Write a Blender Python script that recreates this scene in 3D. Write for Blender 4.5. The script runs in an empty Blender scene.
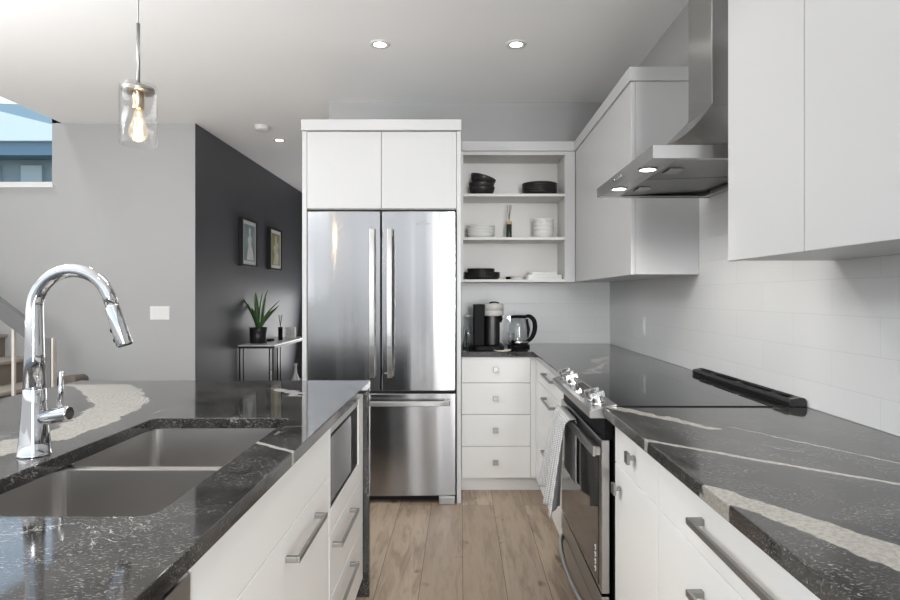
import bpy, bmesh, math, random
from mathutils import Vector, Matrix
random.seed(7)
PI = math.pi
sc = bpy.context.scene
C = sc.collection

# ------------------------------------------------------------ camera
cam_d = bpy.data.cameras.new('camera'); cam = bpy.data.objects.new('camera', cam_d); C.objects.link(cam)
cam.location = (0, 0, 1.27); cam.rotation_euler = (PI/2, 0, 0)
cam_d.sensor_width = 36; cam_d.lens = 36*580/900
cam_d.shift_x = -11/900; cam_d.shift_y = -4/900
cam_d.clip_start = .02
sc.camera = cam

# ------------------------------------------------------------ world, light, exposure
sc.view_settings.view_transform = 'Standard'; sc.view_settings.look = 'None'
sc.view_settings.gamma = 1; sc.view_settings.use_curve_mapping = False
sc.view_settings.exposure = 0.2
w = bpy.data.worlds.new('world'); sc.world = w; w.use_nodes = True
wn = w.node_tree; wn.nodes.clear()
bgn = wn.nodes.new('ShaderNodeBackground'); wo = wn.nodes.new('ShaderNodeOutputWorld')
tc = wn.nodes.new('ShaderNodeTexCoord'); sx = wn.nodes.new('ShaderNodeSeparateXYZ'); rp = wn.nodes.new('ShaderNodeValToRGB')
wm = wn.nodes.new('ShaderNodeMath'); wm.operation = 'MULTIPLY_ADD'; wm.inputs[1].default_value = .5; wm.inputs[2].default_value = .5
wn.links.new(tc.outputs['Generated'], sx.inputs[0]); wn.links.new(sx.outputs['Z'], wm.inputs[0]); wn.links.new(wm.outputs[0], rp.inputs[0])
e_ = rp.color_ramp.elements.new(.49); e_.color = (.42, .43, .44, 1)
e_ = rp.color_ramp.elements.new(.51); e_.color = (.95, .96, .97, 1)
rp.color_ramp.elements[0].color = (.32, .33, .34, 1)
rp.color_ramp.elements[3].position = .8; rp.color_ramp.elements[3].color = (.40, .66, .96, 1)
wn.links.new(rp.outputs[0], bgn.inputs[0]); bgn.inputs[1].default_value = 1.65
wn.links.new(bgn.outputs[0], wo.inputs[0])
try:
    sc.cycles.use_denoising = True
    sc.cycles.max_bounces = 10; sc.cycles.diffuse_bounces = 8; sc.cycles.glossy_bounces = 6
    sc.cycles.transmission_bounces = 8; sc.cycles.transparent_max_bounces = 12
    sc.cycles.sample_clamp_indirect = 6; sc.cycles.caustics_reflective = False; sc.cycles.caustics_refractive = False
except Exception: pass

def area(name, loc, rot, sx_, sy_, power, col=(1, 1, 1)):
    l = bpy.data.lights.new(name, 'AREA'); l.shape = 'RECTANGLE'; l.size = sx_; l.size_y = sy_
    l.energy = power; l.color = col
    o = bpy.data.objects.new(name, l); C.objects.link(o); o.location = loc; o.rotation_euler = rot
    return o
# unseen fill areas added to brighten the room; only daylight_stair belongs to a window
area('rear_fill', (.80, -3.3, 1.42), (PI/2, 0, .16), .66, 1.9, 185, (.98, .99, 1))  # fill added behind the camera to brighten the drawer fronts
area('ceiling_bounce_fill', (-3.0, .9, 1.2), (PI, 0, 0), 2.0, 2.0, 112, (.95, .98, 1))  # upward fill added to bounce off the ceiling, no lamp stands here
area('living_overhead_fill', (-2.6, 1.0, 2.70), (0, 0, 0), 1.2, 2.2, 55, (.98, .99, 1))  # added overhead fill, not a ceiling fixture
area('hall_end_fill', (-1.62, 8.18, 1.25), (-PI/2-.35, 0, 0), .9, 2.0, 26, (1, 1, 1))  # fill added at the closed hall end to lift dark wall and ceiling
area('kitchen_overhead_fill', (-.15, 2.1, 2.71), (0, 0, 0), .5, .9, 5, (.98, .99, 1))  # weak overhead fill added for the corner cabinet, no fixture
area('stairwell_fill', (-4.4, 3.9, 5.1), (0, 0, 0), .8, .8, 40, (1, 1, 1))  # fill added to brighten the wall above the stair opening
area('daylight_stair', (-4.3, 5.75, 4.2), (-PI/2+.75, 0, 0), 1.6, 1.2, 60, (.93, .97, 1))
DOWN_W = 24.0; HOOD_W = 6.0

# ------------------------------------------------------------ materials
def new_mat(name):
    m = bpy.data.materials.new(name); m.use_nodes = True
    nt = m.node_tree; b = nt.nodes['Principled BSDF']
    return m, nt, b
def pbr(name, col, rough=.5, metal=0, bump=0, bscale=60, var=0, coat=0, spec=None, trans=0, ior=None, emit=None, es=0):
    m, nt, b = new_mat(name)
    b.inputs['Base Color'].default_value = (*col, 1); b.inputs['Roughness'].default_value = rough
    b.inputs['Metallic'].default_value = metal; b.inputs['Coat Weight'].default_value = coat
    b.inputs['Transmission Weight'].default_value = trans
    if spec is not None: b.inputs['Specular IOR Level'].default_value = spec
    if ior: b.inputs['IOR'].default_value = ior
    if emit: b.inputs['Emission Color'].default_value = (*emit, 1); b.inputs['Emission Strength'].default_value = es
    g = nt.nodes.new('ShaderNodeTexCoord'); n = nt.nodes.new('ShaderNodeTexNoise'); n.inputs['Scale'].default_value = bscale
    nt.links.new(g.outputs['Object'], n.inputs['Vector'])
    if var:
        mx = nt.nodes.new('ShaderNodeMix'); mx.data_type = 'RGBA'
        mx.inputs[6].default_value = (*[c*(1-var) for c in col], 1); mx.inputs[7].default_value = (*[min(1, c*(1+var)) for c in col], 1)
        nt.links.new(n.outputs[0], mx.inputs[0]); nt.links.new(mx.outputs[2], b.inputs['Base Color'])
    if bump:
        bp = nt.nodes.new('ShaderNodeBump'); bp.inputs['Strength'].default_value = bump; bp.inputs['Distance'].default_value = .002
        nt.links.new(n.outputs[0], bp.inputs['Height']); nt.links.new(bp.outputs[0], b.inputs['Normal'])
    return m
class NB:
    """small node-building helper"""
    def __init__(s, nt): s.nt = nt
    def _set(s, sock, v):
        if hasattr(v, 'is_output') or isinstance(v, bpy.types.NodeSocket): s.nt.links.new(v, sock)
        elif v is not None: sock.default_value = v
    def math(s, op, a, b=None, c=None, clamp=False):
        n = s.nt.nodes.new('ShaderNodeMath'); n.operation = op; n.use_clamp = clamp
        s._set(n.inputs[0], a); s._set(n.inputs[1], b)
        if c is not None: s._set(n.inputs[2], c)
        return n.outputs[0]
    def noise(s, vec, scale, detail=3, rough=.5, dist=0):
        n = s.nt.nodes.new('ShaderNodeTexNoise'); s._set(n.inputs['Vector'], vec); n.inputs['Scale'].default_value = scale
        n.inputs['Detail'].default_value = detail; n.inputs['Roughness'].default_value = rough; n.inputs['Distortion'].default_value = dist
        return n.outputs[0]
    def mapr(s, v, a, b, c=0., d=1., smooth=True):
        n = s.nt.nodes.new('ShaderNodeMapRange'); n.interpolation_type = 'SMOOTHSTEP' if smooth else 'LINEAR'
        s._set(n.inputs[0], v); 
        for i, k in enumerate((a, b, c, d)): n.inputs[i+1].default_value = k
        return n.outputs[0]
    def mix(s, f, a, b, blend='MIX'):
        n = s.nt.nodes.new('ShaderNodeMix'); n.data_type = 'RGBA'; n.blend_type = blend
        s._set(n.inputs[0], f)
        for i, k in ((6, a), (7, b)):
            if isinstance(k, tuple): n.inputs[i].default_value = (*k, 1)
            else: s._set(n.inputs[i], k)
        return n.outputs[2]
    def pos(s):
        g = s.nt.nodes.new('ShaderNodeNewGeometry'); return g.outputs['Position']
    def sep(s, v):
        n = s.nt.nodes.new('ShaderNodeSeparateXYZ'); s.nt.links.new(v, n.inputs[0]); return n.outputs
    def comb(s, x, y, z=0.):
        n = s.nt.nodes.new('ShaderNodeCombineXYZ'); s._set(n.inputs[0], x); s._set(n.inputs[1], y); s._set(n.inputs[2], z); return n.outputs[0]
    def bump(s, h, st, dist=.002):
        n = s.nt.nodes.new('ShaderNodeBump'); n.inputs['Strength'].default_value = st; n.inputs['Distance'].default_value = dist
        s._set(n.inputs['Height'], h); return n.outputs[0]

def stone_mat(name, veins, fleck=.5):
    """black leathered granite with pale veins; veins = list of (a0,a1,a2 : x=a0+a1*(y-yc)+a2*(y-yc)^2, yc, y0, y1, w0, w1, wob, colour)"""
    m, nt, b = new_mat(name); k = NB(nt); P = k.pos(); s = k.sep(P)
    w1 = k.noise(P, 5, 5, .6); w2 = k.noise(P, 22, 4, .6)
    base = k.mix(k.mapr(w1, .35, .7), (.012, .0118, .0115), (.044, .042, .040))
    sp_ = k.comb(k.math('MULTIPLY', s[0], .45), s[1], s[2])
    fl = k.noise(sp_, 330, 4, .72, .15); flm = k.mapr(fl, .555, .64)
    big = k.mapr(k.noise(P, 9, 3, .6), .36, .56)
    base = k.mix(k.math('MULTIPLY', flm, k.math('MULTIPLY_ADD', big, fleck, fleck*.3)), base, (.42, .40, .37))
    # fine crackle veins
    dv = k.noise(P, 2.1, 6, .62, .9)
    th = k.math('ABSOLUTE', k.math('SUBTRACT', dv, .5)); thin = k.mapr(th, .001, .004, 1, 0)
    gate = k.mapr(k.noise(P, 2.3, 2), .54, .66)
    base = k.mix(k.math('MULTIPLY', thin, k.math('MULTIPLY', gate, .6)), base, (.50, .49, .46))
    for (a0, a1, a2, yc, y0, y1, wa, wb, wob, col) in veins:
        dy = k.math('SUBTRACT', s[1], yc)
        xc = k.math('ADD', a0, k.math('ADD', k.math('MULTIPLY', dy, a1), k.math('MULTIPLY', k.math('MULTIPLY', dy, dy), a2)))
        off = k.math('ADD', k.math('MULTIPLY', k.math('SUBTRACT', w1, .5), wob*1.6), k.math('MULTIPLY', k.math('SUBTRACT', w2, .5), wob))
        d = k.math('ABSOLUTE', k.math('SUBTRACT', k.math('ADD', s[0], off), xc))
        wd = k.mapr(s[1], y0, y1, wa, wb, smooth=False)
        e = k.math('SUBTRACT', wd, d); mk = k.mapr(e, -.002, .002)
        gt = k.math('MULTIPLY', k.mapr(s[1], y0-.015, y0+.02), k.mapr(s[1], y1-.02, y1+.015, 1, 0))
        c2 = k.mix(k.mapr(k.noise(P, 130, 5, .7), .38, .62), tuple(c*.72 for c in col), col)
        base = k.mix(k.math('MULTIPLY', mk, k.math('MULTIPLY', gt, .93)), base, c2)
    nt.links.new(base, b.inputs['Base Color'])
    nt.links.new(k.mapr(w2, .3, .7, .045, .085), b.inputs['Roughness'])
    b.inputs['Specular IOR Level'].default_value = .85
    return m

def steel_mat(name, col=(.62, .62, .62), rough=.27, axis=0, wave=.5, rot=0.):
    """brushed stainless: fine streaks across `axis` and a soft waviness"""
    m, nt, b = new_mat(name); k = NB(nt)
    g = nt.nodes.new('ShaderNodeTexCoord'); s = k.sep(g.outputs['Object'])
    sc_ = [1, 1, 1]; 
    v = k.comb(*[k.math('MULTIPLY', s[i], (2.5 if i == axis else 60)) for i in range(3)])
    st = k.noise(v, 1.0, 2, .5)
    a_ = s[axis]; z_ = s[2] if axis != 2 else s[1]
    wv = k.math('ADD', k.math('SINE', k.math('ADD', k.math('MULTIPLY', a_, 17.), k.math('MULTIPLY', k.math('SINE', k.math('MULTIPLY', z_, 1.7)), .9))),
                k.math('MULTIPLY', k.math('SINE', k.math('ADD', k.math('MULTIPLY', a_, 43.), k.math('MULTIPLY', z_, 1.1))), .35))
    nt.links.new(k.mapr(st, .3, .7, rough-.003, rough+.003), b.inputs['Roughness'])
    b.inputs['Base Color'].default_value = (*col, 1); b.inputs['Metallic'].default_value = 1
    b.inputs['Anisotropic'].default_value = .6; b.inputs['Anisotropic Rotation'].default_value = rot
    if wave: nt.links.new(k.bump(k.math('MULTIPLY', wv, wave), .30, .002), b.inputs['Normal'])
    return m

def tile_mat(name, horiz):
    m, nt, b = new_mat(name); k = NB(nt); s = k.sep(k.pos())
    br = nt.nodes.new('ShaderNodeTexBrick'); br.offset = .5; br.inputs['Scale'].default_value = 1
    nt.links.new(k.comb(k.math('ADD', s[horiz], .07 if horiz == 1 else .0), k.math('SUBTRACT', s[2], .9975)), br.inputs['Vector'])
    br.inputs['Brick Width'].default_value = .405; br.inputs['Row Height'].default_value = .1075
    br.inputs['Mortar Size'].default_value = .0013; br.inputs['Mortar Smooth'].default_value = .2
    br.inputs['Color1'].default_value = (.68, .68, .675, 1); br.inputs['Color2'].default_value = (.70, .70, .695, 1)
    br.inputs['Mortar'].default_value = (.61, .61, .605, 1)
    nt.links.new(br.outputs['Color'], b.inputs['Base Color'])
    h = k.math('ADD', k.math('MULTIPLY', br.outputs['Fac'], -.6), k.math('MULTIPLY', k.noise(k.pos(), 9, 2), .35))
    nt.links.new(k.bump(h, .35, .0015), b.inputs['Normal']); b.inputs['Roughness'].default_value = .36
    return m

def floor_mat():
    m, nt, b = new_mat('oak_planks'); k = NB(nt); P = k.pos(); s = k.sep(P)
    v = k.comb(k.math('ADD', s[1], 20.33), k.math('ADD', s[0], .188*40-.008))
    br = nt.nodes.new('ShaderNodeTexBrick'); br.offset = .37; br.offset_frequency = 2; br.inputs['Scale'].default_value = 1
    nt.links.new(v, br.inputs['Vector']); br.inputs['Brick Width'].default_value = 1.75; br.inputs['Row Height'].default_value = .188
    br.inputs['Mortar Size'].default_value = .0013; br.inputs['Mortar Smooth'].default_value = .1; br.inputs['Bias'].default_value = 0
    br.inputs['Color1'].default_value = (0, 0, 0, 1); br.inputs['Color2'].default_value = (1, 1, 1, 1); br.inputs['Mortar'].default_value = (.5, .5, .5, 1)
    pv = k.comb(k.math('MULTIPLY', s[0], 9), k.math('MULTIPLY', s[1], 1.1), k.math('MULTIPLY', br.outputs['Color'], 30))
    gr = k.noise(pv, 3, 6, .62, .7)
    fine = k.noise(k.comb(k.math('MULTIPLY', s[0], 160), k.math('MULTIPLY', s[1], 5)), 1, 3)
    kn = k.mapr(k.noise(k.comb(k.math('MULTIPLY', s[0], 2.2), k.math('MULTIPLY', s[1], 1.3), k.math('MULTIPLY', br.outputs['Color'], 9)), 5, 3), .65, .74)
    c = k.mix(br.outputs['Color'], (.31, .235, .17), (.46, .36, .265))
    c = k.mix(k.mapr(gr, .42, .72), c, (.235, .175, .125))
    c = k.mix(k.math('MULTIPLY', k.mapr(fine, .5, .75), .35), c, (.22, .16, .115))
    c = k.mix(k.math('MULTIPLY', kn, .75), c, (.10, .07, .05))
    c = k.mix(br.outputs['Fac'], c, (.05, .035, .025))
    nt.links.new(c, b.inputs['Base Color']); b.inputs['Roughness'].default_value = .42
    nt.links.new(k.bump(k.math('SUBTRACT', k.math('MULTIPLY', gr, .4), br.outputs['Fac']), .3, .001), b.inputs['Normal'])
    return m

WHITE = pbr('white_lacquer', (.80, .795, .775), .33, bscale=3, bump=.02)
UPPER = pbr('dimmed_grey_lacquer', (.54, .54, .54), .33, bscale=3, bump=.02)  # slightly greyer than WHITE, darkened further to offset strong light on the uppers
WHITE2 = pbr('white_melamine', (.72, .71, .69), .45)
PAINT = pbr('grey_wall_paint', (.40, .40, .40), .75, bump=.08, bscale=180)
CEIL = pbr('ceiling_paint', (.90, .90, .90), .85, bump=.06, bscale=150)
DARKP = pbr('charcoal_wall_paint', (.078, .081, .090), .5, bump=.1, bscale=160)
TRIMW = pbr('trim_paint', (.75, .75, .74), .4)
STEEL = steel_mat('fridge_steel', (.36, .36, .365), .19, axis=0, wave=2.2, rot=.25)
STEELY = steel_mat('range_steel', (.44, .435, .425), .28, axis=2, wave=.15)
HOODS = steel_mat('hood_steel', (.40, .395, .385), .25, axis=1, wave=.15)
SINKS = steel_mat('sink_steel', (.53, .515, .50), .35, axis=1, wave=0)
NICKEL = pbr('brushed_nickel', (.36, .355, .345), .38, 1, bump=.03, bscale=300)
CHROME = pbr('polished_chrome', (.58, .58, .59), .04, 1)
BLACKP = pbr('black_plastic', (.006, .006, .007), .5, spec=.12)
BLACKG = pbr('black_glass', (.010, .010, .011), .05, spec=.6)
OVENG = pbr('oven_door_glass', (.035, .032, .030), .07, spec=.7)
DARKGAP = pbr('dark_grey_plastic', (.03, .03, .03), .5)
BLKMET = pbr('black_metal', (.015, .015, .016), .4, .3)
CER_B = pbr('black_stoneware', (.022, .021, .021), .38, bump=.2, bscale=80)
CER_W = pbr('white_porcelain', (.78, .78, .76), .15)
WOODL = pbr('pale_wood', (.60, .42, .26), .5, var=.2, bscale=40)
REED = pbr('dark_reed', (.12, .08, .05), .7)
AMBER = pbr('dark_green_glass', (.02, .035, .025), .1)
def thin_glass(name, tint=(1, 1, 1), k_=.9, rough=.0, base=.03, glow=None):
    m = bpy.data.materials.new(name); m.use_nodes = True; nt = m.node_tree; nt.nodes.clear()
    o = nt.nodes.new('ShaderNodeOutputMaterial'); t = nt.nodes.new('ShaderNodeBsdfTransparent'); g = nt.nodes.new('ShaderNodeBsdfGlossy')
    mx = nt.nodes.new('ShaderNodeMixShader'); lw = nt.nodes.new('ShaderNodeLayerWeight'); lw.inputs['Blend'].default_value = .35
    t.inputs[0].default_value = (*tint, 1); g.inputs['Roughness'].default_value = rough
    k = NB(nt); f = k.math('MULTIPLY_ADD', k.math('POWER', lw.outputs['Facing'], 3.0), k_, base, clamp=True)
    nt.links.new(f, mx.inputs[0]); nt.links.new(t.outputs[0], mx.inputs[1]); nt.links.new(g.outputs[0], mx.inputs[2])
    out = mx.outputs[0]
    if glow:
        e = nt.nodes.new('ShaderNodeEmission'); e.inputs[0].default_value = (*glow, 1); e.inputs[1].default_value = .16
        ad = nt.nodes.new('ShaderNodeAddShader'); nt.links.new(out, ad.inputs[0]); nt.links.new(e.outputs[0], ad.inputs[1]); out = ad.outputs[0]
    nt.links.new(out, o.inputs[0]); return m
GLASS = thin_glass('clear_glass', (.97, .97, .97), .75)
PANE = thin_glass('window_pane', (.97, .99, 1), .3, base=.01)
LEAF = pbr('snake_plant_leaf', (.05, .12, .035), .4, var=.5, bscale=30)
LEAFE = pbr('leaf_margin', (.38, .40, .12), .5)
SOIL = pbr('soil', (.03, .02, .015), .9)
CARPET = pbr('carpet', (.21, .175, .145), .95, bump=.8, bscale=220, var=.3)
BAR = pbr('rail_paint', (.12, .12, .12), .4)
BALU = pbr('baluster_paint', (.55, .52, .48), .4)
EMIT = pbr('led_lens', (1, 1, 1), .5, emit=(1, .97, .92), es=9)
SATIN = pbr('satin_brass', (.62, .50, .36), .3, 1)
FILA = pbr('filament', (1, .7, .4), .5, emit=(1, .62, .25), es=14)
BULBG = thin_glass('bulb_glass', (1, .97, .9), .5, glow=(1, .80, .52))
SIDING = pbr('neighbour_siding', (.20, .26, .28), .8, var=.35, bscale=1.2)
SNOW = pbr('white_roof', (.9, .92, .93), .8)
ROOFT = pbr('grey_roof', (.36, .42, .43), .8)
GRASS = pbr('ground', (.12, .14, .08), .9)
BEIGE = (.37, .35, .31); PALE = (.42, .40, .37)
STONE_I = stone_mat('black_granite_island', [
    (-1.05, 0.10, -.62, 1.45, 1.10, 2.36, .035, .125, .09, (.35, .335, .295)),
    (-.445, -1.30, 0, 1.385, 1.28, 1.49, .011, .011, .02, PALE),
    (-.66, -.55, 0, 2.16, 2.08, 2.26, .030, .020, .16, (.45, .44, .42))], .42)
STONE_P = stone_mat('black_granite_perimeter', [
    (.455, -.62, -.35, 1.08, .30, 1.20, .055, .030, .035, BEIGE),
    (.465, -1.05, .15, 1.45, .95, 1.50, .010, .015, .03, PALE),
    (.825, -.60, 0, 1.45, 1.10, 1.60, .006, .003, .03, (.4, .39, .37)),
    (.60, -.62, 0, 1.70, 1.56, 1.89, .014, .028, .07, BEIGE),
    (.72, .35, 0, 3.0, 2.70, 3.45, .020, .035, .20, BEIGE)], .42)
TILE_R = tile_mat('white_tile_right', 1); TILE_B = tile_mat('white_tile_back', 0)
FLOORM = floor_mat()

def towel_mat():
    m, nt, b = new_mat('towel_waffle'); k = NB(nt); P = k.pos(); s = k.sep(P)
    a = k.math('SINE', k.math('MULTIPLY', k.math('ADD', s[1], s[2]), 430)); c = k.math('SINE', k.math('MULTIPLY', k.math('SUBTRACT', s[1], s[2]), 430))
    p = k.mapr(k.math('MULTIPLY', a, c), -.3, .5)
    nt.links.new(k.mix(p, (.33, .33, .33), (.68, .68, .67)), b.inputs['Base Color']); b.inputs['Roughness'].default_value = .95
    nt.links.new(k.bump(p, .6, .002), b.inputs['Normal']); return m
TOWEL = towel_mat()

# ------------------------------------------------------------ mesh helpers
def box(bm, x0, x1, y0, y1, z0, z1):
    vs = [bm.verts.new((x, y, z)) for x in (x0, x1) for y in (y0, y1) for z in (z0, z1)]
    for f in ((0, 1, 3, 2), (4, 6, 7, 5), (0, 4, 5, 1), (2, 3, 7, 6), (0, 2, 6, 4), (1, 5, 7, 3)):
        bm.faces.new([vs[i] for i in f])
    return bm
def B(*boxes):
    bm = bmesh.new()
    for b in boxes: box(bm, *b)
    return bm
def tube(bm, pts, r, seg=16, cap=True):
    pts = [Vector(p) for p in pts]; n = len(pts); rs = r if isinstance(r, (list, tuple)) else [r]*n
    t0 = (pts[1]-pts[0]).normalized(); up = Vector((0, 0, 1)) if abs(t0.z) < .9 else Vector((1, 0, 0))
    u = t0.cross(up).normalized(); rings = []
    for i, p in enumerate(pts):
        t = ((pts[i]-pts[i-1]) if i == n-1 else (pts[i+1]-pts[i]) if i == 0 else (pts[i+1]-pts[i-1])).normalized()
        u = (u - t*u.dot(t)).normalized(); v = t.cross(u)
        rings.append([bm.verts.new(p + (u*math.cos(2*PI*k/seg)+v*math.sin(2*PI*k/seg))*rs[i]) for k in range(seg)])
    for a, b in zip(rings, rings[1:]):
        for k in range(seg): bm.faces.new((a[k], a[(k+1) % seg], b[(k+1) % seg], b[k])).smooth = True
    if cap:
        bm.faces.new(rings[0][::-1]); bm.faces.new(rings[-1])
    return bm
def lathe(bm, prof, c=(0, 0, 0), seg=32, mat=None):
    """prof: list of (r,z); r=0 ends close"""
    rings = []
    M = mat or Matrix.Translation(c)
    for r, z in prof:
        if r < 1e-6: rings.append([bm.verts.new(M @ Vector((0, 0, z)))])
        else: rings.append([bm.verts.new(M @ Vector((r*math.cos(2*PI*k/seg), r*math.sin(2*PI*k/seg), z))) for k in range(seg)])
    for a, b in zip(rings, rings[1:]):
        for k in range(seg):
            k2 = (k+1) % seg
            if len(a) == 1 and len(b) == 1: continue
            if len(a) == 1: f = bm.faces.new((a[0], b[k2], b[k]))
            elif len(b) == 1: f = bm.faces.new((a[k], a[k2], b[0]))
            else: f = bm.faces.new((a[k], a[k2], b[k2], b[k]))
            f.smooth = True
    return bm
def prism(bm, poly, lo, hi, axis='y'):
    """poly of 2D points extruded along axis: y -> (x,z); x -> (y,z); z -> (x,y)"""
    def P(a, b, t): return {'y': (a, t, b), 'x': (t, a, b), 'z': (a, b, t)}[axis]
    A = [bm.verts.new(P(a, b, lo)) for a, b in poly]; Bv = [bm.verts.new(P(a, b, hi)) for a, b in poly]
    n = len(poly)
    bm.faces.new(A[::-1]); bm.faces.new(Bv)
    for i in range(n): bm.faces.new((A[i], A[(i+1) % n], Bv[(i+1) % n], Bv[i]))
    return bm
def rrect(x0, x1, y0, y1, r, n=5):
    out = []
    for cx, cy, a0 in ((x1-r, y1-r, 0), (x0+r, y1-r, PI/2), (x0+r, y0+r, PI), (x1-r, y0+r, 1.5*PI)):
        for k in range(n+1):
            a = a0+PI/2*k/n; out.append((cx+r*math.cos(a), cy+r*math.sin(a)))
    return out
def slab_with_hole(bm, outer, hole, z0, z1):
    loops = []
    for z in (z1, z0):
        es = []; 
        for lp in (outer, hole):
            vs = [bm.verts.new((x, y, z)) for x, y in lp]
            es += [bm.edges.new((vs[i], vs[(i+1) % len(vs)])) for i in range(len(vs))]
            loops.append(vs)
        bmesh.ops.triangle_fill(bm, edges=es, use_beauty=True, use_dissolve=False)
    for a, b in ((loops[0], loops[2]), (loops[1], loops[3])):
        for i in range(len(a)): bm.faces.new((a[i], a[(i+1) % len(a)], b[(i+1) % len(a)], b[i]))
    return bm
def root_org(p):
    while p.parent: p = p.parent
    return p.location.copy()
def obj(name, bm, mat, parent=None, bevel=0, label=None, org=None):
    bmesh.ops.recalc_face_normals(bm, faces=bm.faces)
    if parent: org = root_org(parent)
    if org is not None: bmesh.ops.translate(bm, verts=bm.verts, vec=-Vector(org))
    me = bpy.data.meshes.new(name); bm.to_mesh(me); bm.free()
    o = bpy.data.objects.new(name, me); C.objects.link(o)
    for m in (mat if isinstance(mat, (list, tuple)) else [mat]): me.materials.append(m)
    if parent: o.parent = parent
    elif org is not None: o.location = org
    if bevel:
        md = o.modifiers.new('bevel', 'BEVEL'); md.width = bevel; md.segments = 2; md.limit_method = 'ANGLE'; md.angle_limit = .6
        md.harden_normals = False
    if label: o['label'] = label
    return o
def tag(o, label, cat, group=None, kind=None):
    if label: o['label'] = label
    if cat: o['category'] = cat
    if group: o['group'] = group
    if kind: o['kind'] = kind
    return o
def thing(name, loc, label, cat, group=None):
    o = bpy.data.objects.new(name, None); C.objects.link(o); o.location = loc; o.empty_display_size = .1
    return tag(o, label, cat, group)
def struct(name, bm, mat, bevel=0, parent=None):
    o = obj(name, bm, mat, parent, bevel); 
    if not parent: o['kind'] = 'structure'
    return o
def solid(o, t, off=-1):
    md = o.modifiers.new('solid', 'SOLIDIFY'); md.thickness = t; md.offset = off
def copy_thing(o, parent=None):
    c = o.copy(); C.objects.link(c); c.parent = parent
    for ch in [x for x in C.objects if x.parent == o]: copy_thing(ch, c)
    return c
def text(name, s, size, mat, parent, M, depth=.0006):
    cu = bpy.data.curves.new(name, 'FONT'); cu.body = s; cu.size = size; cu.extrude = depth; cu.align_x = 'CENTER'; cu.align_y = 'CENTER'
    t = bpy.data.objects.new('tmp', cu); C.objects.link(t); bpy.context.view_layer.update()
    me = bpy.data.meshes.new_from_object(t.evaluated_get(bpy.context.evaluated_depsgraph_get())); bpy.data.objects.remove(t)
    M2 = Matrix.Translation(-root_org(parent)) @ M; me.transform(M2); me.materials.clear(); me.materials.append(mat)
    o = bpy.data.objects.new(name, me); C.objects.link(o); o.parent = parent; return o

# ============================================================ SETTING
CZ = 2.73
struct('floor', B((-5.6, 1.3, -1.6, 8.3, -.06, 0)), FLOORM)
struct('ceiling', B((-3.37, 1.3, -1.6, 8.3, CZ, CZ+.12), (-5.7, -3.37, -1.6, 2.9, CZ, CZ+.12)), CEIL)
struct('wall_right', B((1.13, 1.28, -1.6, 4.53, 0, CZ)), PAINT)
struct('wall_back', B((-1.0, 1.13, 4.38, 4.52, 0, CZ)), PAINT)
struct('wall_hall_right', B((-1.0, -.88, 4.52, 8.2, 0, CZ)), PAINT)
struct('wall_hall_end', B((-2.4, -.88, 8.2, 8.32, 0, CZ)), PAINT)
struct('wall_left', B((-2.36, -2.2445, 5.051, 8.2, 0, CZ), (-2.2464, -2.2445, 4.9005, 5.051, 0, CZ)), DARKP)
WX0, WX1, WZ0, WZ1 = -5.1, -3.455, 2.21, 3.75
struct('wall_far', B((-5.6, WX0, 4.9, 5.05, 0, 5.2), (WX1, -2.2465, 4.9, 5.05, 0, CZ+.1), (WX1, -3.3, 4.9, 5.05, CZ, 5.2),
                     (WX0, WX1, 4.9, 5.05, 0, WZ0), (WX0, WX1, 4.9, 5.05, WZ1, 5.2)), PAINT)
struct('wall_upper_stair', B((-3.37, -3.25, 2.9, 4.9, CZ+.12, 5.2)), PAINT)
struct('wall_upper_front', B((-5.6, -3.25, 2.78, 2.9, CZ+.12, 5.2)), PAINT)
struct('ceiling_stair', B((-5.7, -3.2, 2.7, 5.1, 5.2, 5.3)), CEIL)
struct('wall_outer', B((-5.72, -5.6, 2.8, 5.05, 0, 5.3)), PAINT)
wn1 = obj('window_1', B((WX0, WX1, 4.93, 4.98, WZ0, WZ0+.03), (WX0, WX1, 4.93, 4.98, WZ1-.03, WZ1), (WX0, WX0+.03, 4.93, 4.98, WZ0+.03, WZ1-.03),
                        (WX1-.012, WX1, 4.93, 4.98, WZ0+.03, WZ1-.03)), TRIMW); wn1['kind'] = 'structure'
obj('pane', B((WX0+.03, WX1-.012, 4.953, 4.957, WZ0+.03, WZ1-.03)), PANE, wn1)
obj('window_sill', B((WX0-.02, WX1+.02, 4.88, 4.93, WZ0-.025, WZ0)), TRIMW, wn1)
struct('baseboard_left', B((-2.244, -2.23, 4.9, 8.2, 0, .12)), TRIMW)
struct('baseboard_far', B((-2.75, -2.246, 4.886, 4.9, 0, .12)), TRIMW)
struct('wall_right_tiles', B((1.121, 1.13, -.6, 1.738, .911, 1.40), (1.121, 1.13, 1.738, 2.73, .911, 2.4), (1.121, 1.13, 2.73, 4.372, .911, 1.40)), TILE_R)
struct('wall_back_tiles', B((.003, 1.121, 4.371, 4.38, .911, 1.40)), TILE_B)

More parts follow.
